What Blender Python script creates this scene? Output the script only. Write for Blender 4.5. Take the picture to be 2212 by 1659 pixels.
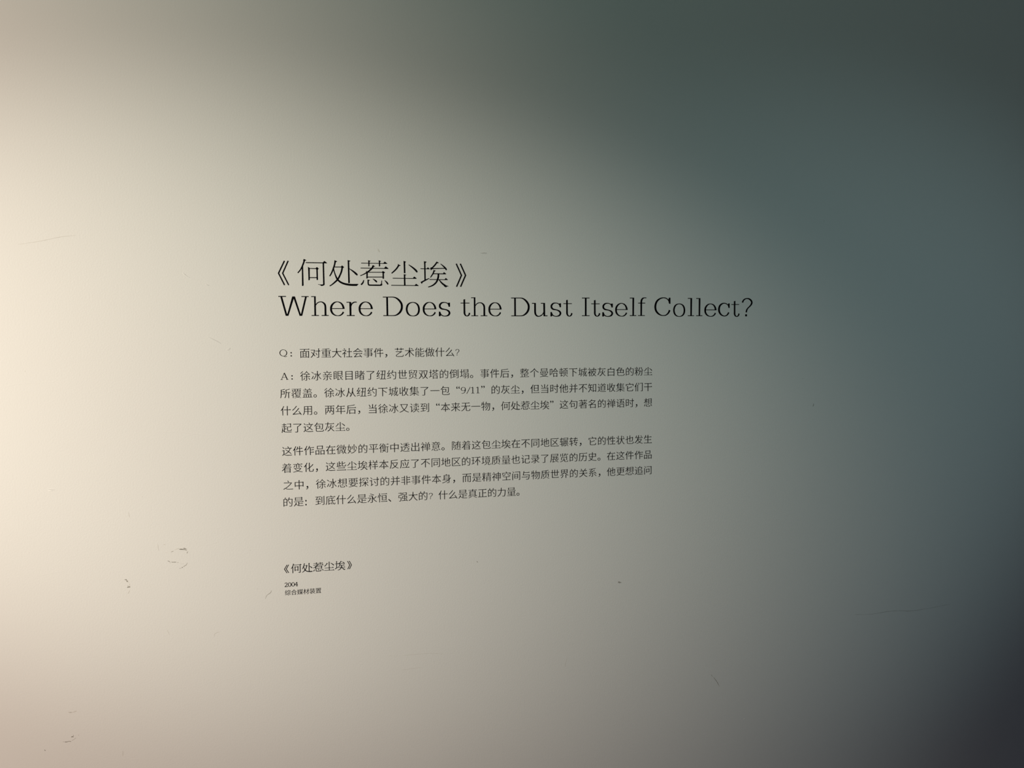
import bpy, bmesh, math
from mathutils import Vector, Matrix
from mathutils.geometry import tessellate_polygon

# ------------------------------------------------------------------ scene, camera, light
for o in list(bpy.data.objects):
    bpy.data.objects.remove(o)
SC = bpy.context.scene
COL = SC.collection
vs = SC.view_settings
vs.view_transform = 'Standard'
vs.look = 'None'
vs.gamma = 1.0
vs.exposure = 0.0
vs.use_curve_mapping = False
SC.display_settings.display_device = 'sRGB'

cam_d = bpy.data.cameras.new('camera')
cam_d.sensor_width = 36.0
cam_d.lens = 36.0 * 1600.0 / 2212.0
cam_d.clip_start = 0.05
cam = bpy.data.objects.new('camera', cam_d)
COL.objects.link(cam)
R = (( 0.9798704, 0.19895168, 0.01649944),
     (-0.19957211, 0.97828097, 0.05601182),
     (-0.00499745, -0.05817715, 0.99829377))      # columns: right, forward, up
m = Matrix.Identity(4)
for i in range(3):
    m[i][0] = R[i][0]
    m[i][1] = R[i][2]
    m[i][2] = -R[i][1]
m.translation = (0.15589913, -1.5, 1.61775221)
cam.matrix_world = m
SC.camera = cam

world = bpy.data.worlds.new('gallery_ambient')
SC.world = world
world.use_nodes = True
bg = world.node_tree.nodes['Background']
bg.inputs[0].default_value = (0.07863, 0.08909, 0.11218, 1)
bg.inputs[1].default_value = 1.0

LIGHT_K = 49
def spot(name, pos, target, half, blend, rgb, radius=0.03):
    """a ceiling spotlight: position, point of the wall it is aimed at, half cone angle"""
    d = bpy.data.lights.new(name, 'SPOT')
    mx = max(rgb)
    d.color = [c / mx for c in rgb]
    d.energy = mx * LIGHT_K
    d.spot_size = 2 * half
    d.spot_blend = blend
    d.shadow_soft_size = radius
    o = bpy.data.objects.new(name, d)
    COL.objects.link(o)
    o.location = pos
    o.rotation_euler = (Vector(target) - Vector(pos)).to_track_quat('-Z', 'Y').to_euler()
    return o
spot('track_light_main', [-1.128, -2.271, 3.164], [0.523, 0, 2.951], 0.611, 0.723, [0.4523, 0.7031, 0.5314])
spot('track_light_second', [4.185, -2.713, 3.288], [0.799, 0, 1.204], 0.222, 0.897, [0.9719, 1.4906, 1.5558])
spot('track_light_third', [-1.723, -2.952, 2.587], [-2.334, 0, 0.777], 0.977, 0.881, [9.0414, 7.1879, 5.629])
spot('track_light_fourth', [-3.109, -2.044, 2.252], [-0.107, 0, 1.473], 0.204, 0.993, [6.5817, 6.7006, 5.5882])

# ------------------------------------------------------------------ materials
def material(name, rgb, rough=0.7, spec=0.2, bump=None):
    mt = bpy.data.materials.new(name)
    mt.use_nodes = True
    nt = mt.node_tree
    b = nt.nodes['Principled BSDF']
    b.inputs['Base Color'].default_value = (*rgb, 1)
    b.inputs['Roughness'].default_value = rough
    b.inputs['Specular IOR Level'].default_value = spec
    if bump:
        bump(nt, b)
    return mt

def plaster(nt, b):
    """painted wall: rolled fine stipple plus slow waves, faintly uneven tone"""
    tc = nt.nodes.new('ShaderNodeTexCoord')
    n1 = nt.nodes.new('ShaderNodeTexNoise')
    n1.inputs['Scale'].default_value = 330
    n1.inputs['Detail'].default_value = 3
    n2 = nt.nodes.new('ShaderNodeTexNoise')
    n2.inputs['Scale'].default_value = 26
    n2.inputs['Detail'].default_value = 2
    mp = nt.nodes.new('ShaderNodeMapping')
    mp.inputs['Scale'].default_value = (0.35, 1, 1)
    nt.links.new(tc.outputs['Object'], n1.inputs['Vector'])
    nt.links.new(tc.outputs['Object'], mp.inputs['Vector'])
    nt.links.new(mp.outputs['Vector'], n2.inputs['Vector'])
    b1 = nt.nodes.new('ShaderNodeBump')
    b1.inputs['Strength'].default_value = 1.0
    b1.inputs['Distance'].default_value = 0.00022
    b2 = nt.nodes.new('ShaderNodeBump')
    b2.inputs['Strength'].default_value = 1.0
    b2.inputs['Distance'].default_value = 0.00016
    nt.links.new(n1.outputs['Fac'], b1.inputs['Height'])
    nt.links.new(n2.outputs['Fac'], b2.inputs['Height'])
    nt.links.new(b1.outputs['Normal'], b2.inputs['Normal'])
    nt.links.new(b2.outputs['Normal'], b.inputs['Normal'])

def boards(nt, b):
    tc = nt.nodes.new('ShaderNodeTexCoord')
    mp = nt.nodes.new('ShaderNodeMapping')
    mp.inputs['Scale'].default_value = (1, 12, 1)
    n = nt.nodes.new('ShaderNodeTexNoise')
    n.inputs['Scale'].default_value = 4
    n.inputs['Detail'].default_value = 6
    r = nt.nodes.new('ShaderNodeValToRGB')
    r.color_ramp.elements[0].color = (0.05, 0.045, 0.04, 1)
    r.color_ramp.elements[1].color = (0.10, 0.09, 0.08, 1)
    nt.links.new(tc.outputs['Object'], mp.inputs['Vector'])
    nt.links.new(mp.outputs['Vector'], n.inputs['Vector'])
    nt.links.new(n.outputs['Fac'], r.inputs['Fac'])
    nt.links.new(r.outputs['Color'], b.inputs['Base Color'])

M_WALL = material('white_wall_paint', (0.80, 0.80, 0.80), 0.85, 0.1, plaster)
M_WALL_SMOOTH = material('white_wall_paint_bruised', (0.80, 0.80, 0.80), 0.85, 0.1)
M_INK = material('black_vinyl', (0.002, 0.002, 0.003), 0.7, 0.03)
M_FLOOR = material('dark_floor_boards', (0.07, 0.06, 0.05), 0.5, 0.3, boards)
M_CEIL = material('dark_ceiling_paint', (0.03, 0.03, 0.03), 0.9, 0.1)
M_SCUFF = {'dark': material('scuff_dark', (0.26, 0.245, 0.22), 0.9, 0.1),
           'mid': material('scuff_grey', (0.43, 0.415, 0.39), 0.9, 0.1),
           'faint': material('scuff_faint', (0.67, 0.655, 0.63), 0.9, 0.1)}

# ------------------------------------------------------------------ helpers
def link(name, verts, faces, mat, parent=None, loc=(0, 0, 0)):
    me = bpy.data.meshes.new(name)
    me.from_pydata(verts, [], faces)
    me.materials.append(mat)
    me.update()
    o = bpy.data.objects.new(name, me)
    COL.objects.link(o)
    o.location = loc
    if parent:
        o.parent = parent
    return o

def place(name, me, parent, x, z, sx=1.0, sz=1.0):
    """one glyph of a line: x, z in metres on the wall"""
    o = bpy.data.objects.new(name, me)
    COL.objects.link(o)
    o.parent = parent
    o.location = (x - parent.location.x, 0, z - parent.location.z)
    o.scale = (sx, 1, sz)
    return o

def line_of_text(name, label, group, x, z):
    e = bpy.data.objects.new(name, None)
    e.empty_display_size = 0.02
    COL.objects.link(e)
    e.location = (x, 0, z)
    e['label'] = label
    e['category'] = 'lettering'
    if group:
        e['group'] = group
    return e

def catmull(pts, n=6):
    if len(pts) < 3:
        return pts
    P = [pts[0]] + list(pts) + [pts[-1]]
    closed = pts[0] == pts[-1]
    if closed:
        P = [pts[-2]] + list(pts) + [pts[1]]
    out = []
    for i in range(1, len(P) - 2):
        p0, p1, p2, p3 = P[i - 1:i + 3]
        for k in range(n):
            t = k / n
            out.append([0.5 * (2 * b + (c - a) * t + (2 * a - 5 * b + 4 * c - d) * t * t + (3 * b - a - 3 * c + d) * t ** 3)
                        for a, b, c, d in zip(p0, p1, p2, p3)])
    out.append(list(pts[-1]))
    return out

def ribbon_loop(pts):
    """polygon around a centre line of (x, y, width)"""
    L, Rr = [], []
    n = len(pts)
    closed = abs(pts[0][0] - pts[-1][0]) + abs(pts[0][1] - pts[-1][1]) < 1e-9
    for i, (x, y, w) in enumerate(pts):
        a = pts[max(i - 1, 0)]
        c = pts[min(i + 1, n - 1)]
        if closed and i in (0, n - 1):
            a, c = pts[-2], pts[1]
        d1 = Vector((x - a[0], y - a[1])); d2 = Vector((c[0] - x, c[1] - y))
        d1 = d1.normalized() if d1.length > 1e-9 else d2.normalized()
        d2 = d2.normalized() if d2.length > 1e-9 else d1
        t = (d1 + d2).normalized()
        k = 1 / max(0.45, t.dot(d2))
        nx, ny = -t.y * w / 2 * k, t.x * w / 2 * k
        L.append((x + nx, y + ny)); Rr.append((x - nx, y - ny))
    return L, Rr

def area(lp):
    return 0.5 * sum(a[0] * b[1] - b[0] * a[1] for a, b in zip(lp, lp[1:] + lp[:1]))

THICK = 0.00025
class Glyph:
    """collects flat shapes (x, y in glyph units) and builds them as thin cut vinyl"""
    def __init__(self):
        self.v, self.f = [], []
    def tris(self, pts, tri, loops, k):
        b = len(self.v)
        n = len(pts)
        self.v += [(x * k, -THICK, y * k) for x, y in pts] + [(x * k, 0.0, y * k) for x, y in pts]
        for t in tri:
            self.f.append(tuple(b + i for i in t))
        for lp in loops:
            for i, j in zip(lp, lp[1:] + lp[:1]):
                self.f.append((b + j, b + i, b + n + i, b + n + j))
    def poly(self, pts, k=1.0, fat=0.0):
        pts = [tuple(p[:2]) for p in pts]
        if area(pts) < 0:
            pts.reverse()
        if fat:
            pts = inset(pts, [list(range(len(pts)))], -fat, -fat)
        tr = tessellate_polygon([[Vector((x, y, 0)) for x, y in pts]])
        out = []
        for t in tr:
            a, b_, c = [pts[i] for i in t]
            s = (b_[0] - a[0]) * (c[1] - a[1]) - (c[0] - a[0]) * (b_[1] - a[1])
            out.append(t if s > 0 else (t[0], t[2], t[1]))
        self.tris(pts, out, [list(range(len(pts)))], k)
    def ribbon(self, pts, k=1.0, fat=0.0, smooth=True):
        p = catmull(pts) if smooth else pts
        p = [(x, y, w + 2 * fat) for x, y, w in p]
        L, Rr = ribbon_loop(p)
        n = len(L)
        pts2 = Rr + L
        tri = []
        for i in range(n - 1):
            tri += [(i, i + 1, n + i + 1), (i, n + i + 1, n + i)]
        self.tris(pts2, tri, [list(range(n)) + list(range(2 * n - 1, n - 1, -1))], k)
    def strokes(self, data, k=1.0, fat=0.0):
        for st in data:
            if st[0] == 'p':
                self.poly(st[1:], k, fat)
            else:
                self.ribbon(st[1:], k, fat, st[0] == 's')
        return self
    def mesh(self, name):
        me = bpy.data.meshes.new(name)
        me.from_pydata(self.v, [], self.f)
        me.materials.append(M_INK)
        me.update()
        return me

def inset(pts, loops, a, b):
    """move every outline vertex inwards: a for upright edges, b for level edges"""
    out = list(pts)
    for lp in loops:
        n = len(lp)
        for q in range(n):
            p0, p1, p2 = pts[lp[q - 1]], pts[lp[q]], pts[lp[(q + 1) % n]]
            e1 = Vector((p1[0] - p0[0], p1[1] - p0[1])); e2 = Vector((p2[0] - p1[0], p2[1] - p1[1]))
            if e1.length < 1e-7 or e2.length < 1e-7:
                continue
            e1.normalize(); e2.normalize()
            n1 = Vector((-e1.y, e1.x)); n2 = Vector((-e2.y, e2.x))
            sg = -1 if a < 0 or b < 0 else 1
            d1 = sg * math.hypot(a * n1.x, b * n1.y); d2 = sg * math.hypot(a * n2.x, b * n2.y)
            det = n1.x * n2.y - n1.y * n2.x
            if abs(det) < 0.25:
                s = (n1 + n2)
                if s.length < 0.3:
                    continue
                mv = s.normalized() * (d1 + d2) / 2
            else:
                mv = Vector(((d1 * n2.y - d2 * n1.y) / det, (n1.x * d2 - n2.x * d1) / det))
            lim = 1.8 * max(abs(d1), abs(d2))
            if mv.length > lim:
                mv = mv.normalized() * lim
            out[lp[q]] = (p1[0] + mv.x, p1[1] + mv.y)
    return out

_cache = {}
def font_glyph(ch, a=0.0, b=0.0, serif=True):
    """mesh of one character, 1 em = 1 m: Blender's own built-in face, pared down to a light
    weight with hairline level strokes and given the small triangular serifs of printed Song type"""
    key = (ch, a, b)
    if key in _cache:
        return _cache[key]
    cu = bpy.data.curves.new('tmp', 'FONT')
    cu.body = ch
    cu.resolution_u = 3
    o = bpy.data.objects.new('tmp', cu)
    COL.objects.link(o)
    dg = bpy.context.evaluated_depsgraph_get()
    me = bpy.data.meshes.new_from_object(o.evaluated_get(dg))
    bpy.data.objects.remove(o)
    bpy.data.curves.remove(cu)
    bm = bmesh.new()
    bm.from_mesh(me)
    bpy.data.meshes.remove(me)
    bmesh.ops.remove_doubles(bm, verts=bm.verts, dist=1e-5)
    bm.verts.index_update()
    pts = [(v.co.x, v.co.y) for v in bm.verts]
    tri, half = [], {}
    for f in bm.faces:
        ids = [v.index for v in f.verts]
        if area([pts[i] for i in ids]) < 0:
            ids.reverse()
        for k in range(1, len(ids) - 1):
            tri.append((ids[0], ids[k], ids[k + 1]))
        for i, j in zip(ids, ids[1:] + ids[:1]):
            half[(i, j)] = 1
    bm.free()
    nxt = {}
    for (i, j) in half:
        if (j, i) not in half:
            nxt.setdefault(i, []).append(j)
    loops = []
    while nxt:
        s = next(iter(nxt)); lp = [s]; c = s
        while True:
            t = nxt[c].pop()
            if not nxt[c]:
                del nxt[c]
            if t == s:
                break
            lp.append(t); c = t
            if c not in nxt:
                break
        if len(lp) > 2:
            loops.append(lp)
    g = Glyph()
    new = inset(pts, loops, a, b)
    g.tris(new, tri, loops, 1.0)
    if serif and ord(ch) > 0x4e00:
        for lp in loops:
            n = len(lp)
            for q in range(n):
                p0, p1, p2, p3 = [pts[lp[(q + r) % n]] for r in (-1, 0, 1, 2)]
                v0 = (p1[0] - p0[0], p1[1] - p0[1]); v1 = (p2[0] - p1[0], p2[1] - p1[1]); v2 = (p3[0] - p2[0], p3[1] - p2[1])
                l0, l1, l2 = math.hypot(*v0), math.hypot(*v1), math.hypot(*v2)
                # right-hand end of a level stroke (interior on the left: edge runs upwards)
                if abs(v1[0]) < 0.012 and 0.035 < v1[1] < 0.09 and v0[0] > 0.12 and v2[0] < -0.12 and abs(v0[1]) < 0.03 and abs(v2[1]) < 0.03:
                    x, yt, yb = p2[0], p2[1] - b, p1[1] + b
                    g.poly([(x - 0.12, yt), (x - 0.06, yt + 0.045), (x + 0.005, yb + 0.008), (x, yb)])
                # top end of an upright stroke (edge runs to the left)
                if abs(v1[1]) < 0.012 and -0.09 < v1[0] < -0.035 and v0[1] > 0.15 and v2[1] < -0.15 and abs(v0[0]) < 0.03:
                    xr, xl, y = p1[0] - a, p2[0] + a, p1[1]
                    g.poly([(xl, y), (xl, y - 0.05), (xr, y - 0.05), (xr + 0.035, y - 0.025)])
                # upper right shoulder: edge upwards then edge to the left
                if abs(v0[0]) < 0.02 and v0[1] > 0.1 and abs(v1[1]) < 0.02 and v1[0] < -0.15:
                    x, y = p1[0] - a, p1[1] - b
                    g.poly([(x - 0.10, y - 0.002), (x - 0.045, y + 0.032), (x + 0.028, y - 0.03), (x, y - 0.055), (x - 0.05, y - 0.03)])
    me = g.mesh('glyph')
    xs = [p[0] for p in new]; ys = [p[1] for p in new]
    _cache[key] = (me, min(xs), max(xs), min(ys), max(ys))
    return _cache[key]

# ------------------------------------------------------------------ the room
def box(name, x0, y0, z0, x1, y1, z1, mat):
    v = [(x0, y0, z0), (x1, y0, z0), (x1, y1, z0), (x0, y1, z0), (x0, y0, z1), (x1, y0, z1), (x1, y1, z1), (x0, y1, z1)]
    f = [(0, 3, 2, 1), (4, 5, 6, 7), (0, 1, 5, 4), (1, 2, 6, 5), (2, 3, 7, 6), (3, 0, 4, 7)]
    o = link(name, v, f, mat)
    o['kind'] = 'structure'
    return o
wall = box('wall_back', -5.0, 0.0, 0.0, 6.0, 0.15, 3.4, M_WALL)
floor = box('floor', -5.0, -6.0, -0.1, 6.0, 0.15, 0.0, M_FLOOR)
ceil = box('ceiling', -5.0, -6.0, 3.4, 6.0, 0.15, 3.5, M_CEIL)

# ------------------------------------------------------------------ title, traced stroke by stroke (millimetres on the wall)
# 's' smooth stroke and 'l' straight stroke: (x, z, width); 'p' polygon: (x, z)
ZH = [
 ["bracket",[["l",[13.81,1774.28,2.46],[2.25,1750.29,2.46],[13.01,1727.52,2.47]],["l",[20.71,1774.39,2.37],[9.93,1750.39,2.37],[20.72,1727.6,2.38]]]],
 ["character",[["s",[50.82,1775.61,2.67],[49.56,1771.24,2.67],[46.34,1763.45,2.48],[42.91,1757.12,2.19],[38.1,1751.25,1.91]],["p",[49.47,1778.49],[54.14,1776.64],[54.11,1775.18],[51.99,1775.15],[50.76,1772.71],[48.68,1774.61]],["p",[45.88,1763.93],[48.28,1766.38],[48.51,1727.39],[46.98,1726.26],[45.47,1726.24]],["p",[53.58,1772.27],[86.7,1772.32],[86.66,1770.57],[53.54,1770.58]],["p",[85.51,1772.2],[88.56,1775.27],[93.25,1771.84],[93.23,1770.58],[85.48,1770.6]],["p",[85.16,1771.32],[87.87,1771.37],[88.16,1729.49],[85.4,1729.46]],["p",[85.43,1730.93],[88.18,1730.47],[88.25,1729.0],[86.31,1727.52],[82.25,1726.41],[79.67,1728.19],[75.65,1729.27],[75.9,1729.95],[79.22,1729.55],[84.69,1729.6]],["p",[57.41,1763.62],[60.66,1761.0],[60.33,1737.95],[57.81,1737.2],[57.76,1752.96]],["p",[59.95,1760.99],[73.19,1760.89],[73.16,1759.29],[59.92,1759.39]],["p",[71.77,1760.92],[74.19,1763.38],[77.91,1760.04],[75.5,1758.06],[72.9,1758.02]],["p",[73.08,1759.97],[75.64,1760.0],[75.83,1738.62],[74.39,1737.87],[73.21,1738.1]],["p",[60.06,1743.29],[73.79,1743.46],[73.76,1741.75],[60.03,1741.59]]]],
 ["character",[["p",[107.66,1777.14],[113.07,1774.79],[112.72,1774.1],[110.79,1773.44],[109.81,1771.72],[107.58,1773.14]],["s",[108.91,1775.11,2.7],[108.09,1769.25,2.71],[105.29,1760.43,2.8],[102.04,1752.58,2.41],[98.09,1745.7,2.03]],["p",[108.0,1764.47],[120.94,1764.66],[120.91,1763.0],[107.97,1762.81]],["p",[119.97,1764.45],[122.04,1767.12],[126.11,1763.66],[123.28,1761.42],[120.8,1762.12]],["s",[122.36,1763.61,2.91],[121.03,1756.26,3.01],[117.76,1747.9,2.91],[113.29,1739.78,3.0],[107.43,1733.84,2.71],[102.09,1729.39,2.13],[97.74,1726.66,1.74]],["s",[105.77,1760.44,1.74],[106.96,1754.6,1.93],[109.13,1747.79,2.32],[112.35,1740.5,3.2],[117.53,1735.18,3.39],[124.19,1731.82,3.59],[132.35,1729.94,3.89],[140.54,1729.19,3.9],[149.25,1729.33,4.0]],["p",[148.32,1731.33],[152.92,1731.23],[152.66,1730.15],[149.46,1727.26],[146.8,1727.24]],["p",[132.94,1777.71],[138.46,1776.33],[137.97,1775.69],[135.78,1774.57],[136.02,1760.87],[136.36,1732.93],[133.36,1732.5]],["s",[135.88,1760.87,0.97],[140.55,1757.75,2.34],[145.32,1754.14,3.12],[148.65,1750.99,3.71],[151.27,1748.32,2.44]]]],
 ["character",[["p",[158.96,1772.74],[202.12,1772.69],[204.62,1775.94],[209.86,1771.92],[209.46,1771.32],[158.94,1771.37]],["p",[172.4,1778.02],[177.35,1776.73],[175.03,1775.21],[174.89,1766.35],[173.67,1765.84],[172.6,1766.07],[172.8,1772.72]],["p",[192.89,1778.36],[197.52,1776.66],[195.54,1775.05],[195.75,1766.42],[193.2,1766.14],[193.21,1773.04]],["p",[157.69,1763.15],[203.44,1762.93],[206.45,1766.73],[211.79,1762.36],[211.53,1761.36],[157.66,1761.67]],["p",[181.51,1768.82],[185.77,1766.12],[185.36,1765.43],[183.41,1765.5],[182.16,1763.51],[179.51,1765.44]],["s",[182.21,1766.96,2.94],[179.46,1762.24,3.04],[174.51,1757.49,2.74],[168.6,1753.37,2.25],[162.71,1749.94,1.76],[156.84,1747.51,1.66]],["p",[167.93,1757.4],[171.54,1754.98],[170.95,1742.41],[168.41,1741.89],[168.62,1754.45]],["p",[170.57,1755.17],[200.88,1755.48],[200.86,1753.99],[170.55,1753.69]],["p",[198.91,1755.25],[201.01,1757.36],[205.19,1754.55],[202.55,1752.43],[199.86,1753.14]],["p",[200.13,1754.88],[202.74,1754.91],[202.89,1742.3],[201.17,1741.78],[199.95,1742.26]],["p",[170.67,1745.81],[200.25,1746.17],[200.23,1744.59],[170.64,1744.23]],["s",[163.5,1739.13,1.37],[162.23,1735.17,2.35],[160.23,1731.95,2.74],[157.77,1729.81,2.45]],["p",[170.33,1740.19],[175.19,1739.26],[175.08,1738.37],[173.21,1737.51],[170.77,1736.74]],["s",[171.87,1738.73,2.45],[171.86,1732.32,2.55],[172.99,1729.76,2.75],[175.52,1729.15,2.65],[185.29,1729.14,2.66],[195.09,1729.19,2.66],[198.04,1729.87,2.47]],["p",[195.11,1730.48],[196.85,1732.08],[197.68,1738.28],[198.91,1738.54],[198.67,1732.6],[199.51,1729.88],[197.77,1728.13],[195.56,1728.11]],["s",[180.84,1741.54,0.88],[183.99,1739.61,2.26],[186.88,1737.17,3.05],[188.9,1735.06,2.17]],["s",[203.83,1738.99,0.99],[206.49,1736.54,2.17],[208.91,1733.69,2.96],[210.59,1730.74,2.27]]]],
 ["character",[["p",[241.64,1778.03],[246.82,1776.13],[244.82,1774.36],[245.03,1753.49],[242.06,1753.45]],["p",[230.17,1771.65],[235.82,1768.76],[235.31,1768.01],[233.08,1767.48],[230.62,1768.18]],["s",[232.11,1769.2,2.77],[229.08,1764.19,2.77],[224.06,1758.42,2.57],[217.81,1752.88,1.98]],["s",[251.72,1770.39,1.29],[257.39,1766.5,2.49],[262.92,1762.1,3.29],[266.52,1758.51,3.59],[268.33,1755.54,2.6]],["p",[241.78,1751.71],[246.98,1750.28],[244.72,1748.76],[244.96,1729.34],[241.98,1729.31]],["p",[219.9,1743.98],[259.59,1743.96],[262.38,1747.13],[267.08,1743.8],[266.82,1742.55],[219.88,1742.5]],["p",[216.74,1730.05],[263.16,1729.87],[266.14,1732.8],[271.15,1729.1],[270.89,1728.35],[216.72,1728.56]]]],
 ["character",[["p",[282.01,1777.95],[287.11,1777.03],[287.0,1775.78],[285.08,1774.5],[285.29,1741.01],[282.66,1739.98],[282.43,1770.97]],["p",[275.18,1763.62],[287.46,1763.3],[289.75,1765.93],[293.38,1762.88],[293.22,1761.88],[275.16,1762.12]],["p",[274.85,1736.39],[282.67,1740.48],[292.27,1744.6],[292.76,1743.6],[290.73,1742.07],[278.85,1735.43],[277.56,1732.92],[276.81,1732.91]],["p",[307.5,1777.76],[311.87,1775.33],[311.5,1774.52],[309.23,1774.14],[306.71,1774.35]],["s",[307.98,1775.87,2.92],[304.66,1771.31,2.71],[300.57,1766.74,2.71],[297.52,1763.94,2.51]],["p",[294.26,1764.65],[298.05,1766.2],[300.05,1764.73],[298.0,1762.2],[296.98,1760.43],[295.71,1760.16]],["s",[298.01,1763.05,1.81],[306.08,1763.57,1.81],[316.19,1763.91,1.71],[323.29,1764.17,1.62]],["s",[315.28,1773.23,1.01],[319.3,1770.03,2.12],[323.31,1766.33,2.93],[326.07,1763.1,3.13],[327.31,1760.71,2.22]],["p",[301.01,1760.74],[305.43,1759.55],[305.27,1758.54],[303.5,1758.02],[302.22,1756.25],[300.46,1756.72]],["s",[302.25,1759.25,2.41],[300.43,1754.22,2.51],[297.87,1750.18,2.21],[294.79,1745.63,1.71]],["p",[301.19,1754.13],[319.89,1754.12],[322.2,1756.67],[326.48,1753.56],[325.96,1752.29],[300.41,1752.41]],["p",[292.99,1742.35],[323.57,1742.2],[325.53,1745.24],[329.66,1741.77],[329.39,1740.76],[292.98,1740.8]],["s",[310.87,1752.85,3.22],[310.72,1748.33,3.43],[309.39,1742.79,3.33],[307.06,1737.24,3.12],[302.97,1732.68,2.92],[297.63,1729.11,2.42],[290.04,1726.43,1.71]],["s",[312.16,1741.32,1.61],[315.4,1737.08,2.52],[319.42,1733.1,3.23],[324.45,1729.63,3.54]],["p",[322.44,1731.37],[327.5,1729.91],[330.95,1729.04],[330.54,1727.92],[327.99,1727.9],[325.84,1726.11],[321.9,1728.09]]]],
 ["bracket",[["l",[347.03,1773.98,2.64],[357.54,1750.68,2.64],[347.36,1727.58,2.64]],["l",[355.45,1774.11,2.64],[365.9,1750.78,2.65],[355.54,1727.66,2.65]]]]]
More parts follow.
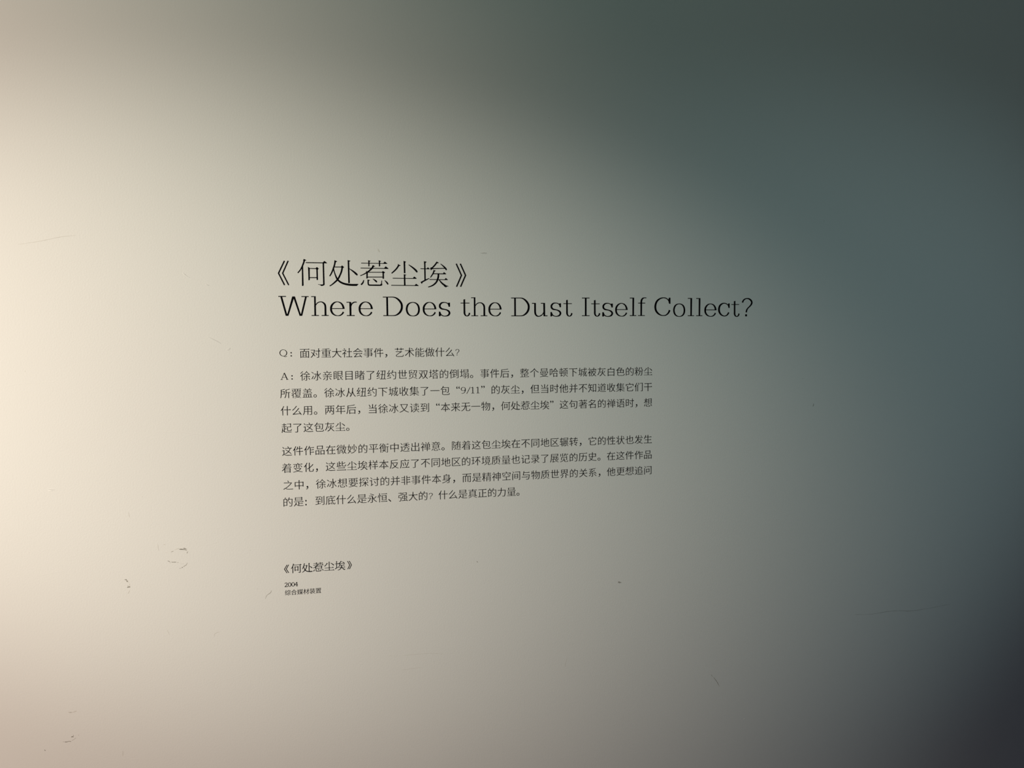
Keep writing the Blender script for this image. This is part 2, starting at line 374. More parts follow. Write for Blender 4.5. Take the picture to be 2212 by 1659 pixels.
LATIN = {
 'W': [["p",[0.04,38.06],[14.41,38.16],[14.37,36.52],[0.0,36.42]],["p",[43.09,38.01],[56.72,38.1],[56.69,36.54],[43.06,36.45]],["p",[3.68,36.89],[7.1,36.91],[15.37,3.75],[16.23,3.75],[25.97,37.4],[30.88,37.43],[40.87,3.8],[41.73,3.81],[49.89,36.76],[53.14,36.78],[43.9,-0.12],[38.97,-0.13],[28.63,33.06],[18.03,-0.16],[13.01,-0.17]]],
 'h': [["p",[5.46,38.09],[8.5,38.11],[8.63,0.51],[5.37,0.5]],["p",[0.03,38.05],[8.29,38.1],[8.26,36.54],[0.0,36.48]],["p",[0.16,1.39],[13.88,1.42],[13.85,-0.15],[0.13,-0.18]],["p",[19.12,1.43],[32.56,1.45],[32.53,-0.12],[19.09,-0.14]],["s",[8.59,20.44,0.88],[9.82,23.13,1.5],[12.84,25.92,1.68],[17.66,27.29,1.68],[22.22,25.88,2.48],[25.43,22.31,3.37],[26.48,17.83,3.37],[26.49,9.3,3.46],[26.54,0.54,3.55]]],
 'e': [["s",[25.84,13.56,4.02],[25.5,16.62,3.75],[23.9,21.12,3.3],[20.23,25.39,2.5],[14.32,27.47,1.51],[8.57,26.0,2.4],[4.33,21.93,3.38],[2.36,17.88,3.73],[1.89,13.83,3.78],[2.33,9.34,3.64],[4.67,4.84,3.2],[9.0,1.48,2.23],[14.26,0.27,1.43],[19.13,1.05,2.14],[23.15,3.99,2.68],[25.52,7.69,3.04]],["p",[3.32,14.96],[27.77,15.05],[27.74,13.57],[3.29,13.48]]],
 'r': [["p",[0.02,27.47],[8.13,27.52],[9.31,26.4],[9.3,25.9],[0.0,25.85]],["p",[5.45,26.15],[9.21,26.17],[9.14,1.31],[5.59,1.31]],["p",[0.36,1.43],[15.54,1.46],[15.51,-0.21],[0.33,-0.24]],["s",[9.09,18.94,0.9],[9.82,22.56,1.79],[12.31,25.51,2.24],[15.88,27.02,1.97],[19.66,27.04,1.88]]],
 'D': [["p",[6.56,37.46],[9.95,37.49],[10.09,0.54],[6.7,0.53]],["p",[0.03,38.06],[20.82,38.2],[20.79,36.56],[0.0,36.42]],["p",[0.38,1.43],[20.3,1.47],[20.28,-0.18],[0.36,-0.21]],["s",[18.99,37.37,1.64],[24.42,36.44,2.37],[29.82,33.05,3.37],[34.3,28.05,3.83],[36.74,23.03,4.02],[37.12,18.0,4.02],[36.38,13.42,4.02],[33.57,7.91,3.74],[28.96,3.55,3.01],[23.93,1.16,2.01],[18.47,0.64,1.64]]],
 'o': [["s",[14.04,27.18,1.56],[7.61,25.4,2.38],[3.44,20.8,3.39],[1.74,13.45,3.48],[3.47,6.12,3.39],[7.76,1.53,2.38],[14.15,-0.06,1.38],[20.6,1.56,2.39],[24.79,6.17,3.4],[26.17,13.54,3.59],[24.51,20.89,3.4],[20.21,25.47,2.39],[14.04,27.18,1.56]]],
 's': [["p",[19.49,26.96],[22.9,26.98],[22.81,18.63],[20.01,18.62],[19.16,22.09],[18.44,25.33]],["s",[20.27,21.63,1.86],[18.9,24.41,1.86],[16.12,26.48,1.77],[11.47,27.42,1.76],[6.34,26.56,2.69],[2.96,23.4,3.52],[2.09,20.16,3.62],[2.98,17.02,3.62],[6.21,14.53,3.06],[11.32,13.49,2.32],[15.98,12.25,2.61],[19.69,10.04,3.35],[21.53,7.26,3.63],[21.41,4.94,3.63],[19.85,2.38,3.26],[16.79,0.52,2.33],[11.18,-0.19,1.58],[7.0,0.96,1.95],[4.23,3.04,2.14],[2.87,6.28,2.14]],["p",[0.1,8.82],[2.99,8.83],[4.69,3.04],[3.17,-0.43],[0.0,-0.44]]],
 't': [["p",[5.85,33.4],[7.6,33.97],[9.25,34.35],[9.41,9.67],[5.97,9.66]],["p",[0.01,27.0],[18.15,27.09],[18.14,25.55],[0.0,25.46]],["s",[7.72,10.14,3.56],[7.87,5.48,3.47],[9.53,1.75,2.81],[12.73,0.08,1.69],[15.57,1.29,2.54],[17.39,3.63,2.91],[17.98,6.67,2.91]]],
 'u': [["p",[0.01,27.34],[8.1,27.38],[8.09,25.57],[0.0,25.53]],["s",[6.54,27.07,3.56],[6.5,14.69,3.68],[6.72,7.43,3.68],[8.02,3.2,3.32],[11.13,0.3,2.58],[15.19,-0.12,1.85],[18.95,1.28,2.09],[22.71,4.44,1.73],[24.91,8.69,1.23]],["p",[18.9,27.44],[27.47,27.48],[27.46,25.78],[18.89,25.74]],["p",[24.02,27.34],[27.65,27.36],[28.03,0.09],[24.45,0.08]],["p",[24.58,1.72],[33.05,1.74],[33.05,-0.09],[24.58,-0.1]]],
 'I': [["p",[0.0,38.97],[16.6,39.08],[16.61,37.44],[0.0,37.33]],["p",[6.44,38.36],[10.08,38.38],[10.11,0.95],[6.47,0.95]],["p",[0.02,1.99],[16.65,2.02],[16.65,0.44],[0.02,0.41]]],
 'l': [["p",[0.0,39.67],[9.44,39.73],[9.44,38.07],[0.01,38.01]],["p",[5.91,39.58],[9.65,39.6],[9.34,1.14],[5.95,1.13]],["p",[0.17,2.45],[14.56,2.48],[14.57,0.81],[0.17,0.79]]],
 'f': [["s",[18.58,39.38,1.79],[13.96,39.55,1.79],[9.72,37.66,3.02],[7.62,33.85,3.71],[7.14,29.85,3.71],[7.13,19.52,3.58],[7.08,1.5,3.44]],["p",[0.07,28.95],[16.01,29.03],[16.02,27.43],[0.08,27.35]],["p",[0.0,2.49],[15.24,2.52],[15.25,0.98],[0.0,0.95]]],
 'C': [["p",[33.09,40.19],[36.37,40.21],[36.48,27.05],[33.42,27.03],[32.24,31.86],[31.8,35.62]],["s",[33.74,30.26,2.45],[32.69,33.21,2.11],[30.36,36.15,2.0],[26.32,38.91,2.0],[20.57,39.95,1.89],[13.7,38.46,2.66],[7.43,34.4,3.54],[3.75,29.03,3.98],[2.19,23.13,4.21],[2.11,18.31,4.21],[3.58,12.42,4.1],[7.62,7.07,3.66],[13.38,3.32,2.55],[19.7,1.89,1.78],[26.01,2.81,2.23],[30.59,6.05,3.01],[33.44,10.09,3.57],[34.68,13.7,3.68]]],
 'c': [["p",[24.26,28.82],[27.07,28.83],[27.2,18.71],[24.51,18.7],[23.51,22.25],[23.23,26.08]],["s",[25.08,21.71,2.29],[23.55,24.55,1.94],[19.94,27.54,1.94],[14.26,28.87,1.94],[8.94,27.65,2.96],[4.36,23.8,3.76],[2.39,18.89,4.1],[2.11,13.97,4.21],[3.35,9.06,3.99],[6.85,4.43,3.19],[11.34,1.87,2.28],[15.81,1.06,1.83],[20.55,2.82,2.52],[23.49,5.83,3.09],[25.24,9.12,3.2]]],
 '?': [["s",[1.66,30.63,3.33],[3.4,34.48,3.1],[6.66,37.8,2.65],[12.05,39.48,2.19],[18.09,38.42,3.11],[22.36,35.14,3.58],[24.11,31.3,3.58],[23.09,27.17,3.46],[20.13,23.3,2.77],[15.37,18.88,2.42],[12.41,14.74,3.0],[10.99,9.24,3.34]],["p",[8.64,5.1],[12.86,5.11],[12.93,0.43],[8.71,0.42]]]}
LATIN_PLACE = [["W",0.83,1.0],["h",62.29,1.0],["e",97.69,1.0],["r",129.28,1.0],["e",152.42,0.994],["D",200.01,1.0],["o",244.91,1.0],["e",278.54,0.985],["s",310.84,1.0],["t",355.28,1.0],["h",376.89,1.018],["e",412.42,0.986],["D",459.74,1.001],["u",503.87,1.0],["s",543.22,0.994],["t",571.22,1.001],["I",611.41,1.0],["t",631.79,1.016],["s",656.04,1.019],["e",684.66,1.002],["l",717.25,1.0],["f",735.92,1.0],["C",772.94,1.0],["o",815.79,0.993],["l",849.66,0.996],["l",869.02,1.001],["e",888.15,1.027],["c",920.52,1.0],["t",951.79,1.016],["?",976.42,1.0]]
BASE = 1.6685

def bounds(data):
    xs = [p[0] for st in data for p in st[1:]]
    zs = [p[1] for st in data for p in st[1:]]
    return min(xs), max(xs), min(zs), max(zs)

title = line_of_text('title_lettering', 'largest black Chinese characters between double angle brackets, topmost line on the wall',
                     None, ZHX0 := bounds(ZH[0][1])[0] / 1000, 1.70)
ZHC = []
for kind, data in ZH:
    x0, x1, z0, z1 = bounds(data)
    cx, cz = (x0 + x1) / 2, 1752.6
    loc = [[st[0]] + [[p[0] - cx, p[1] - cz] + list(p[2:]) for p in st[1:]] for st in data]
    ZHC.append((kind, loc, cx, cz))
    me = Glyph().strokes(loc, 0.001).mesh('glyph')
    place(kind, me, title, cx / 1000, cz / 1000)

eng = line_of_text('title_lettering', 'large black English serif line reading Where Does the Dust Itself Collect?',
                   None, LATIN_PLACE[0][1] / 1000, BASE)
latin_mesh = {}
for ch, x, s in LATIN_PLACE:
    if ch not in latin_mesh:
        latin_mesh[ch] = Glyph().strokes(LATIN[ch], 0.001).mesh('glyph')
    place('question_mark' if ch == '?' else 'letter', latin_mesh[ch], eng, x / 1000, BASE, s, 1)

# ------------------------------------------------------------------ small Latin glyphs, cap height 1
def circle(cx, cy, rx, ry, ws, wt, n=16):
    return ['s'] + [[cx + rx * math.cos(t), cy + ry * math.sin(t), ws + (wt - ws) * abs(math.sin(t)) ** 2]
                    for t in [2 * math.pi * i / n for i in range(n)]] + [[cx + rx, cy, ws]]
def disc(cx, cy, r, n=14):
    return ['p'] + [[cx + r * math.cos(2 * math.pi * i / n), cy + r * math.sin(2 * math.pi * i / n)] for i in range(n)]
SMALL = {
    ':': [disc(0, 0, 0.22), disc(0, 1, 0.22)],
    'A': [['l', [0.55, 1, 0.06], [0.14, 0.03, 0.06]], ['l', [0.55, 1.0, 0.12], [0.96, 0.03, 0.12]], ['l', [0.26, 0.36, 0.055], [0.85, 0.36, 0.055]],
          ['l', [0.0, 0.03, 0.06], [0.30, 0.03, 0.06]], ['l', [0.80, 0.03, 0.06], [1.13, 0.03, 0.06]]],
    'Q': [circle(0.55, 0.53, 0.48, 0.47, 0.11, 0.06), ['s', [0.46, 0.09, 0.06], [0.62, 0.05, 0.07], [0.78, -0.01, 0.08], [1.06, 0.03, 0.06]]],
    '9': [circle(0.42, 0.70, 0.33, 0.27, 0.10, 0.06), ['s', [0.75, 0.72, 0.10], [0.72, 0.40, 0.10], [0.52, 0.10, 0.07], [0.14, 0.02, 0.06]]],
    '/': [['l', [0.05, -0.05, 0.075], [0.62, 1.0, 0.075]]],
    '1': [['l', [0.32, 0.0, 0.11], [0.32, 1.0, 0.11]], ['l', [0.32, 0.96, 0.07], [0.08, 0.86, 0.07]], ['l', [0.08, 0.03, 0.06], [0.56, 0.03, 0.06]]],
    '2': [['s', [0.08, 0.76, 0.09], [0.18, 0.93, 0.11], [0.38, 0.97, 0.11], [0.58, 0.85, 0.14], [0.56, 0.62, 0.14], [0.34, 0.34, 0.11], [0.08, 0.07, 0.10]],
          ['l', [0.04, 0.06, 0.13], [0.66, 0.06, 0.13]], ['l', [0.66, 0.02, 0.10], [0.68, 0.22, 0.10]]],
    '0': [circle(0.38, 0.5, 0.30, 0.46, 0.14, 0.10)],
    '4': [['l', [0.52, 0.0, 0.14], [0.52, 1.0, 0.14]], ['l', [0.50, 0.97, 0.10], [0.03, 0.36, 0.10]], ['l', [0.0, 0.32, 0.10], [0.70, 0.32, 0.10]],
          ['l', [0.34, 0.04, 0.09], [0.70, 0.04, 0.09]]],
}
SMALL_MESH = {}
def small(kind, ch, parent, x, z, h, w=1.0):
    if ch not in SMALL_MESH:
        SMALL_MESH[ch] = Glyph().strokes(SMALL[ch], 1.0).mesh('glyph')
        for v in SMALL_MESH[ch].vertices:
            v.co.y = 0 if v.co.y > -THICK / 2 else -THICK
    return place(kind, SMALL_MESH[ch], parent, x, z, h * w, h)

# ------------------------------------------------------------------ body rows: Chinese characters on a square grid
KIND = {'，': 'comma', '。': 'full_stop', '：': 'colon', '、': 'comma', '？': 'question_mark', '“': 'quotation_mark', '”': 'quotation_mark'}
TRACED = {'何': 1, '处': 2, '惹': 3, '尘': 4, '埃': 5}
TRACED_DX = {'何': 0.0, '处': 0.0, '惹': 0.0, '尘': 0.0, '埃': 0.0}
_tr = {}
def traced(ch, fat):
    if (ch, fat) not in _tr:
        _tr[(ch, fat)] = Glyph().strokes(ZHC[TRACED[ch]][1], 1 / 59.3, fat).mesh('glyph')
    return _tr[(ch, fat)]

def text_row(parent, text, x0, pitch, z, em, a, b, fat=0.38):
    """x0: centre of the first cell, z: centre of the row (metres)"""
    for i, ch in enumerate(text):
        cx = x0 + i * pitch
        if ch == '☐':
            continue
        if ch in TRACED:
            place('character', traced(ch, fat), parent, cx + TRACED_DX[ch] * em, z, em, em)
            continue
        if ch == '：':
            small('colon', ':', parent, cx - 0.32 * em, z - 0.33 * em, 0.0078, 0.68)
            continue
        if ch in KIND:
            me, gx0, gx1, gz0, gz1 = font_glyph(ch)
        else:
            me, gx0, gx1, gz0, gz1 = font_glyph(ch, a, b)
        if ch in '“”':
            off = 0.27 if ch == '“' else -0.27
            place(KIND[ch], me, parent, cx + off * em - (gx0 + gx1) / 2 * em, z - 0.28 * em, em, em)
        elif ch == '？':
            q = latin_mesh['?']
            place('question_mark', q, parent, cx - 0.43 * em, z - 0.36 * em, 0.31, 0.31)
        else:
            place(KIND.get(ch, 'character'), me, parent, cx - 0.5 * em, z - 0.38 * em, em, em)

ROWS = [
 [0.04776,1.59572,0.02033,"面对重大社会事件，艺术能做什么"],
 [0.04798,1.55124,0.020927,"徐冰亲眼目睹了纽约世贸双塔的倒塌。事件后，整个曼哈顿下城被灰白色的粉尘"],
 [0.00971,1.51751,0.020824,"所覆盖。徐冰从纽约下城收集了一包“☐☐”的灰尘，但当时他并不知道收集它们干"],
 [0.00984,1.48369,0.020826,"什么用。两年后，当徐冰又读到“本来无一物，何处惹尘埃”这句著名的禅语时，想"],
 [0.01075,1.44978,0.020487,"起了这包灰尘。"],
 [0.01055,1.40423,0.020808,"这件作品在微妙的平衡中透出禅意。随着这包尘埃在不同地区辗转，它的性状也发生"],
 [0.0093,1.37084,0.020848,"着变化，这些尘埃样本反应了不同地区的环境质量也记录了展览的历史。在这件作品"],
 [0.01118,1.33678,0.020802,"之中，徐冰想要探讨的并非事件本身，而是精神空间与物质世界的关系，他更想追问"],
 [0.01001,1.30341,0.020373,"的是：到底什么是永恒、强大的？什么是真正的力量。"],
 [0.02299,1.17028,0.021177,"何处惹尘埃"],
 [0.00581,1.1223,0.011741,"综合媒材装置"]]
EM = 0.0205
A1, B1 = 0.006, 0.010
G_ANS = 'rows of the first answer paragraph'
G_TWO = 'rows of the second answer paragraph'
q_line = line_of_text('question_lettering', 'small black Chinese question starting with a capital Q and ending in a question mark', None, 0.0, ROWS[0][1])
small('letter', 'Q', q_line, 0.0004, 1.5895, 0.0133)
small('colon', ':', q_line, 0.0224, 1.5907, 0.0060)
text_row(q_line, ROWS[0][3], ROWS[0][0], ROWS[0][2], ROWS[0][1], EM, A1, B1)
place('question_mark', latin_mesh['?'], q_line, 0.3437, 1.5888, 0.31, 0.31)

a_line = line_of_text('paragraph_row', 'top row of the first answer paragraph, starting with a capital A and a colon', G_ANS, 0.0, ROWS[1][1])
small('letter', 'A', a_line, 0.0013, 1.5442, 0.0134)
small('colon', ':', a_line, 0.0231, 1.5457, 0.0060)
text_row(a_line, ROWS[1][3], ROWS[1][0], ROWS[1][2], ROWS[1][1], EM, A1, B1)

LABELS = [
    (2, 'second row of the first answer paragraph, with 9/11 in quotation marks', G_ANS),
    (3, 'third row of the first answer paragraph, directly above its short last row', G_ANS),
    (4, 'short last row of the first answer paragraph, only six characters and a full stop', G_ANS),
    (5, 'top row of the second answer paragraph, just below the short six-character row', G_TWO),
    (6, 'second row of the second answer paragraph, full width, starting 着变化', G_TWO),
    (7, 'third row of the second answer paragraph, directly above its shorter last row', G_TWO),
    (8, 'last row of the second answer paragraph, shorter, with a colon and a question mark', G_TWO),
]
for k, label, grp in LABELS:
    x, z, p, t = ROWS[k]
    ln = line_of_text('paragraph_row', label, grp, 0.0, z)
    text_row(ln, t, x, p, z, EM, A1, B1)
    if k == 2:
        H = 0.0131
        small('digit', '9', ln, 0.3537, 1.5107, H, 1.0)
        small('slash', '/', ln, 0.3655, 1.5107, H, 1.0)
        small('digit', '1', ln, 0.3745, 1.5107, H, 1.0)
        small('digit', '1', ln, 0.3852, 1.5107, H, 1.0)

# ------------------------------------------------------------------ caption
cap = line_of_text('caption_title', 'small bolder title in double angle brackets low on the wall, above the year 2004', None, 0.0, ROWS[9][1])
text_row(cap, ROWS[9][3], ROWS[9][0], ROWS[9][2], ROWS[9][1], 0.0212, 0, 0, 0.46)
for i, (xa, xb, zc) in ((0, (0.0005, 0.0086, 1.1701)), (6, (0.1222, 0.1299, 1.1700))):
    kind, data, cx, cz = ZHC[i]
    x0, x1, z0, z1 = bounds(data)
    sx = (xb - xa) / (x1 - x0)
    sz = 0.0165 / (z1 - z0)
    me_b = Glyph().strokes(data, 1.0, 0.35).mesh('glyph')
    for v in me_b.vertices:
        v.co.y = 0 if v.co.y > -THICK / 2 else -THICK
    place(kind, me_b, cap, (xa + xb) / 2 - sx * (x0 + x1) / 2, zc - sz * (z0 + z1) / 2, sx, sz)

year = line_of_text('caption_year', 'tiny black year 2004 under the small bracketed title', None, 0.0, 1.1340)
for i, ch in enumerate('2004'):
    small('digit', ch, year, (-0.0001, 0.0064, 0.0129, 0.0191)[i], 1.1340, 0.0085, 1.02)

med = line_of_text('caption_medium', 'tiny row of six Chinese characters at the very bottom of the text, below 2004', None, 0.0, ROWS[10][1])
text_row(med, ROWS[10][3], ROWS[10][0], ROWS[10][2], ROWS[10][1], 0.0118, 0.0, 0.004)

# ------------------------------------------------------------------ wear on the wall: scuffs, grooves, bumps (parts of the wall)
MARKS = [
 ["dark",[-192.37,1221.42,0.98],[-189.36,1221.52,2.16],[-185.24,1220.86,2.35],[-181.51,1219.81,1.96],[-178.91,1218.42,0.98]],
 ["dark",[-185.0,1222.68,0.78],[-183.67,1223.0,1.57],[-181.07,1221.82,1.76],[-178.28,1220.71,0.88]],
 ["mid",[-180.78,1218.95,0.98],[-179.28,1218.45,1.76],[-178.93,1217.81,0.78]],
 ["mid",[-178.7,1212.49,0.69],[-177.89,1214.48,1.76],[-176.51,1216.44,1.18]],
 ["mid",[-207.48,1217.15,0.49],[-205.22,1217.82,1.18],[-202.2,1218.65,0.49]],
 ["faint",[-200.25,1221.17,0.59],[-197.6,1222.23,1.57],[-192.31,1223.33,1.57]],
 ["faint",[-220.07,1232.95,0.78],[-218.23,1232.43,1.47],[-216.37,1232.12,0.78]],
 ["mid",[-213.95,1200.79,0.49],[-211.75,1199.59,1.47],[-209.15,1198.73,1.18]],
 ["dark",[-209.95,1196.95,0.98],[-208.68,1195.85,0.98]],
 ["dark",[-207.12,1197.78,1.57],[-204.33,1197.19,1.57],[-200.21,1197.13,1.86],[-197.97,1196.78,0.69]],
 ["mid",[-196.49,1196.07,0.98],[-194.24,1195.92,0.98]],
 ["faint",[-191.31,1193.28,1.18],[-187.92,1193.26,0.98],[-184.17,1192.81,0.88]],
 ["mid",[-178.06,1195.27,0.59],[-179.47,1192.09,0.98],[-180.85,1190.13,1.37],[-185.07,1187.75,1.37],[-186.04,1186.8,0.49]],
 ["dark",[-189.07,1186.18,1.37],[-186.64,1185.61,1.96]],
 ["mid",[-193.82,1184.46,0.69],[-191.56,1184.71,1.27],[-189.31,1184.36,0.69]],
 ["dark",[-291.01,1169.26,0.78],[-289.26,1169.14,1.67],[-286.85,1168.85,1.86]],
 ["mid",[-288.19,1168.34,1.47],[-286.49,1166.52,2.94],[-285.22,1164.73,2.35]],
 ["dark",[-286.53,1165.31,1.37],[-285.67,1164.52,1.76]],
 ["faint",[-284.8,1164.22,1.57],[-283.31,1162.66,1.57]],
 ["faint",[-282.93,1160.93,0.78],[-281.91,1158.19,0.98],[-281.75,1156.48,1.18]],
 ["dark",[-286.8,1153.44,0.59],[-284.68,1154.5,1.96],[-282.91,1154.62,2.35],[-281.57,1155.25,2.94]],
 ["mid",[-285.11,1158.17,0.78],[-284.98,1155.25,1.37]],
 ["faint",[-282.89,1148.3,0.78],[-284.11,1144.75,1.57],[-285.52,1141.94,2.16]],
 ["faint",[-397.37,922.32,0.98],[-393.95,921.5,1.76],[-388.77,921.4,1.96],[-384.7,922.26,2.16],[-382.24,923.49,1.37]],
 ["mid",[-395.67,921.68,0.78],[-392.23,921.31,1.37],[-391.08,921.19,0.59]],
 ["dark",[-393.68,873.07,0.69],[-391.63,874.14,1.96],[-389.65,872.93,1.76]],
 ["mid",[-389.77,877.51,0.98],[-389.94,872.96,0.98]],
 ["dark",[-408.05,865.92,1.27],[-406.62,865.75,1.27]],
 ["dark",[-405.48,865.49,0.78],[-402.91,864.99,1.47],[-400.6,865.05,0.98],[-397.7,865.7,1.08],[-393.97,865.07,0.98]],
 ["mid",[-393.04,866.79,0.59],[-389.54,868.02,0.98],[-385.37,871.26,0.69]],
 ["mid",[-382.05,875.33,0.49],[-379.98,876.4,0.69]],
 ["dark",[-440.26,854.21,1.27],[-438.2,852.02,1.27]],
 ["faint",[-304.7,836.68,0.69],[-305.07,825.53,1.57]],
 ["mid",[-24.65,1129.47,0.59],[-26.65,1124.83,1.37],[-33.87,1119.57,1.18],[-36.86,1112.99,0.59]],
 ["faint",[-133.61,1045.52,0.88],[-132.07,1051.39,1.37],[-123.22,1053.89,0.59]],
 ["faint",[-213.48,1054.14,0.49],[-218.77,1065.7,0.69]],
 ["dark",[384.38,1160.91,0.98],[386.2,1158.14,1.57]],
 ["mid",[693.98,1096.54,0.78],[695.41,1094.22,4.41],[701.72,1093.22,0.59]],
 ["faint",[578.85,937.8,0.49],[574.65,924.38,0.88],[574.64,916.65,0.49]],
 ["dark",[913.63,868.31,0.78],[916.74,862.81,0.88]],
 ["dark",[919.18,861.7,0.59],[927.24,850.78,1.18],[934.11,838.51,0.49]],
 ["faint",[922.71,898.91,0.49],[930.93,899.59,0.88]],
 ["mid",[1272.42,976.4,0.39],[1318.88,974.18,0.59],[1362.34,977.05,0.78],[1396.15,976.19,0.88],[1423.45,973.43,0.88],[1471.42,975.75,0.59],[1530.27,981.28,0.39]],
 ["dark",[1156.25,1473.09,0.49],[1156.64,1469.38,1.18],[1154.81,1466.57,1.37]],
 ["faint",[1126.18,1529.27,0.98],[1129.93,1529.78,1.18]],
 ["faint",[1154.49,1436.06,0.78],[1157.01,1436.57,0.88]],
 ["faint",[191.57,1800.92,0.98],[193.14,1796.85,2.74],[195.54,1793.94,0.98]],
 ["dark",[397.44,1795.7,0.49],[403.48,1796.49,0.88],[410.04,1796.61,0.49]],
 ["mid",[540.53,2074.32,1.18],[542.12,2073.14,1.18]],
 ["dark",[549.75,1395.05,0.49],[552.77,1395.53,0.69]],
 ["dark",[1174.08,1881.92,0.78],[1174.8,1880.92,0.78]],
 ["faint",[-448.38,1795.9,0.59],[-411.25,1802.76,0.98],[-377.85,1810.97,0.78],[-352.7,1814.27,0.49]],
 ["faint",[197.56,976.87,0.39],[233.13,974.4,0.59],[281.98,974.45,0.59],[315.72,969.51,0.39]],
 ["faint",[226.33,943.89,0.49],[245.55,945.23,0.78],[266.14,945.92,0.49]],
 ["faint",[-230.46,1234.98,0.39],[-229.31,1221.53,0.69]],
 ["faint",[-279.51,1298.1,0.49],[-278.5,1288.44,0.88]],
 ["faint",[-445.84,1567.72,0.98],[-444.68,1565.87,0.98]],
 ["faint",[-255.29,1327.16,0.98],[-254.44,1326.16,0.98]],
 ["faint",[-63.39,1212.47,0.88],[-62.49,1210.92,0.88]]]
DENTS = [
 ["r",[-130.98,1628.72,1.18],[-125.64,1626.07,2.74],[-118.52,1622.22,2.94],[-111.39,1618.36,2.55],[-106.04,1614.97,0.98]],
 ["g",[-96.38,1601.95,0.78],[-93.61,1603.62,2.16],[-89.89,1606.47,1.96]],
 ["r",[-170.87,1748.63,1.96],[-167.33,1745.66,2.35],[-163.3,1742.15,1.57],[-157.92,1739.74,1.57]],
 ["r",[-130.67,1727.38,2.16],[-128.34,1726.57,2.74],[-124.46,1724.95,1.57]],
 ["g",[-416.41,1346.97,0.98],[-411.16,1346.73,3.33],[-403.78,1346.86,0.98]],
 ["g",[397.44,1795.36,0.98],[404.33,1795.32,2.55],[410.72,1795.95,0.98]],
 ["g",[385.39,1792.62,0.59],[391.4,1792.56,1.18]],
 ["g",[457.97,1922.69,0.78],[461.45,1922.31,1.37],[464.93,1921.42,0.69]],
 ["b",[321.36,1932.47,0.59],[339.85,1931.99,1.08],[360.11,1929.42,1.08],[377.94,1927.23,0.78]],
 ["b",[344.97,1938.31,0.49],[360.19,1937.72,0.59]],
 ["b",[-236.01,1450.67,0.49],[-209.56,1447.98,0.98],[-187.28,1448.52,1.08],[-162.74,1444.18,1.18],[-138.04,1439.81,1.18],[-126.69,1439.95,0.78]],
 ["b",[-487.13,1539.83,0.78],[-474.87,1540.07,0.98],[-456.25,1543.88,0.69],[-414.78,1545.73,0.88],[-387.6,1545.76,0.59]],
 ["b",[-159.75,1228.75,0.59],[-139.27,1227.51,1.08],[-127.74,1230.51,1.18],[-118.47,1233.66,0.78]],
 ["b",[-144.04,1261.71,0.59],[-126.98,1258.79,1.08],[-112.0,1261.15,0.69]],
 ["b",[-190.42,1263.8,0.49],[-172.4,1262.8,0.59]],
 ["b",[-245.56,1214.05,0.49],[-214.21,1218.16,0.88],[-193.82,1224.22,0.88]],
 ["b",[-426.76,1284.05,0.59],[-414.15,1283.6,0.98],[-399.39,1282.55,0.69]],
 ["b",[-501.48,1185.29,0.69],[-478.64,1186.28,0.69],[-438.88,1186.59,0.59],[-413.38,1190.77,0.98],[-392.07,1192.41,0.69]],
 ["b",[-169.94,946.24,0.39],[-156.01,950.87,0.88],[-139.67,957.54,0.59]],
 ["b",[-118.81,956.74,0.78],[-95.34,962.02,1.08],[-70.52,968.23,0.78]],
 ["b",[-116.36,961.55,0.59],[-92.9,965.58,0.59]],
 ["b",[-146.36,1135.4,0.39],[-111.9,1132.62,0.49]],
 ["b",[-71.53,926.66,0.39],[-67.67,959.33,0.59]],
 ["b",[695.56,1052.61,0.39],[724.33,1050.41,0.59]],
 ["b",[704.21,1041.38,0.39],[735.94,1040.03,0.69],[762.08,1040.53,0.49]],
 ["b",[509.52,2120.82,0.49],[525.31,2121.27,1.18]],
 ["b",[279.74,780.31,0.49],[290.18,780.17,0.88]],
 ["b",[-261.05,1827.45,0.49],[-230.91,1824.96,0.88],[-202.8,1818.91,0.39]],
 ["b",[-270.96,1786.9,0.49],[-264.49,1787.72,0.69]]]
DOTS = [[996.31,756.07,2.4],[-300.28,1627.46,1.0],[55.69,925.32,1.1],[-125.11,867.55,1.2],[-51.67,1134.71,1.2],[-217.4,1698.31,0.9]]
def wear_ribbon(pts):
    p = catmull([tuple(q) for q in pts], 4) if len(pts) > 2 else [tuple(q) for q in pts]
    if len(p) == 2:
        a, b = p
        p = [a] + [tuple(a[i] + (b[i] - a[i]) * t for i in range(3)) for t in (0.33, 0.66)] + [b]
    return p
for mark_i, (kind, *pts) in enumerate(MARKS):
    p = wear_ribbon(pts)
    # ragged rim, tapering ends
    q = []
    for i, (x, z, w) in enumerate(p):
        r = 0.45 + 0.55 * abs(math.sin(i * 2.3 + x))
        if i in (0, len(p) - 1):
            r *= 0.35
        q.append((x / 1000, z / 1000, w / 1000 * r))
    L, Rr = ribbon_loop(q)
    n = len(q)
    d = -0.00003 - 0.000002 * mark_i
    v = [(x, d, z) for x, z in Rr] + [(x, d, z) for x, z in L]
    v += [(x, 0.0, z) for x, z in Rr] + [(x, 0.0, z) for x, z in L]
    f = [(i, i + 1, n + i + 1, n + i) for i in range(n - 1)]
    rim = list(range(n)) + list(range(2 * n - 1, n - 1, -1))
    f += [(rim[(i + 1) % (2 * n)], rim[i], rim[i] + 2 * n, rim[(i + 1) % (2 * n)] + 2 * n) for i in range(2 * n)]
    link('scuff_mark', v, f, M_SCUFF[kind], wall)

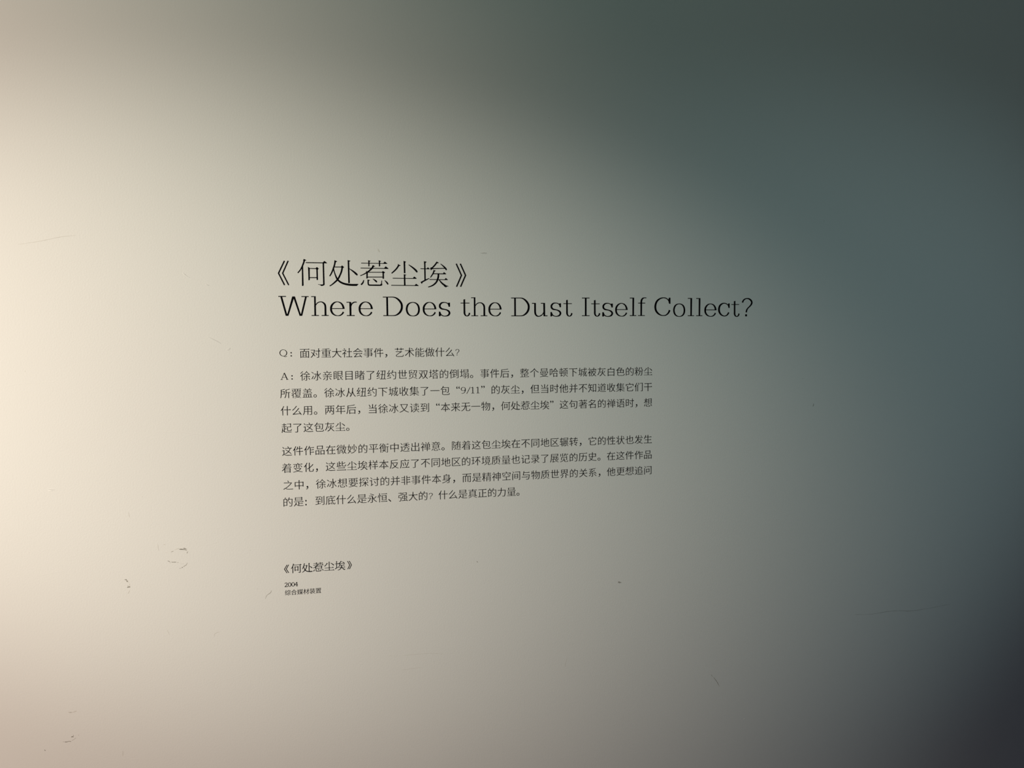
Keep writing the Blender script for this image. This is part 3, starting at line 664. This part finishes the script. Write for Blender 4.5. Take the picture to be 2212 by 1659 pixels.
def groove(name, pts, amp, ridge):
    """cross-section of a groove pressed into the plaster with raised lips (or of a soft ridge)"""
    p = [(x / 1000, z / 1000, w / 1000) for x, z, w in wear_ribbon(pts)]
    if ridge == 2:
        prof = [(-0.8, 0.0), (0.0, 1.0), (0.8, 0.0)]
    elif ridge:
        prof = [(-1.4, 0.0), (0.2, 1.0), (1.1, 0.0)]
    else:
        prof = [(-0.80, 0.0), (-0.75, 1.0), (0.0, 0.04), (0.65, 0.9), (0.70, 0.0)]
    v, f = [], []
    n, mq = len(p), len(prof)
    for i, (x, z, w) in enumerate(p):
        a = p[max(i - 1, 0)]; c = p[min(i + 1, n - 1)]
        t = Vector((c[0] - a[0], c[1] - a[1])).normalized()
        nx, nz = -t.y, t.x
        if nz < 0:
            nx, nz = -nx, -nz
        e = 0.1 if i in (0, n - 1) else 1.0
        for s, h in prof:
            v.append((x + nx * s * w * 0.55, -h * amp * w * e - 0.00001, z + nz * s * w * 0.55))
    for i in range(n - 1):
        for k in range(mq - 1):
            a = i * mq + k
            f.append((a, a + mq, a + mq + 1, a + 1))
    o = link(name, v, f, M_WALL_SMOOTH, wall)
    me = o.data
    me.update()
    bm = bmesh.new(); bm.from_mesh(me)
    for fc in bm.faces:
        if fc.normal.y > 0:
            fc.normal_flip()
    bm.to_mesh(me); bm.free()
    return o
for kind, *pts in DENTS:
    if kind == 'g':
        groove('dent', pts, 0.24, False)
    elif kind == 'r':
        groove('dent', pts, 0.26, 2)
    else:
        groove('scratch', pts, 0.10, True)
for x, z, w in DOTS:
    bm = bmesh.new()
    bmesh.ops.create_uvsphere(bm, u_segments=10, v_segments=6, radius=w / 2000)
    for vv in bm.verts:
        vv.co.y *= 0.6
    me_d = bpy.data.meshes.new('paint_drip')
    bm.to_mesh(me_d); bm.free()
    me_d.materials.append(M_WALL_SMOOTH)
    for pl in me_d.polygons:
        pl.use_smooth = True
    o = bpy.data.objects.new('paint_nib', me_d)
    COL.objects.link(o)
    o.location = (x / 1000, 0, z / 1000)
    o.parent = wall
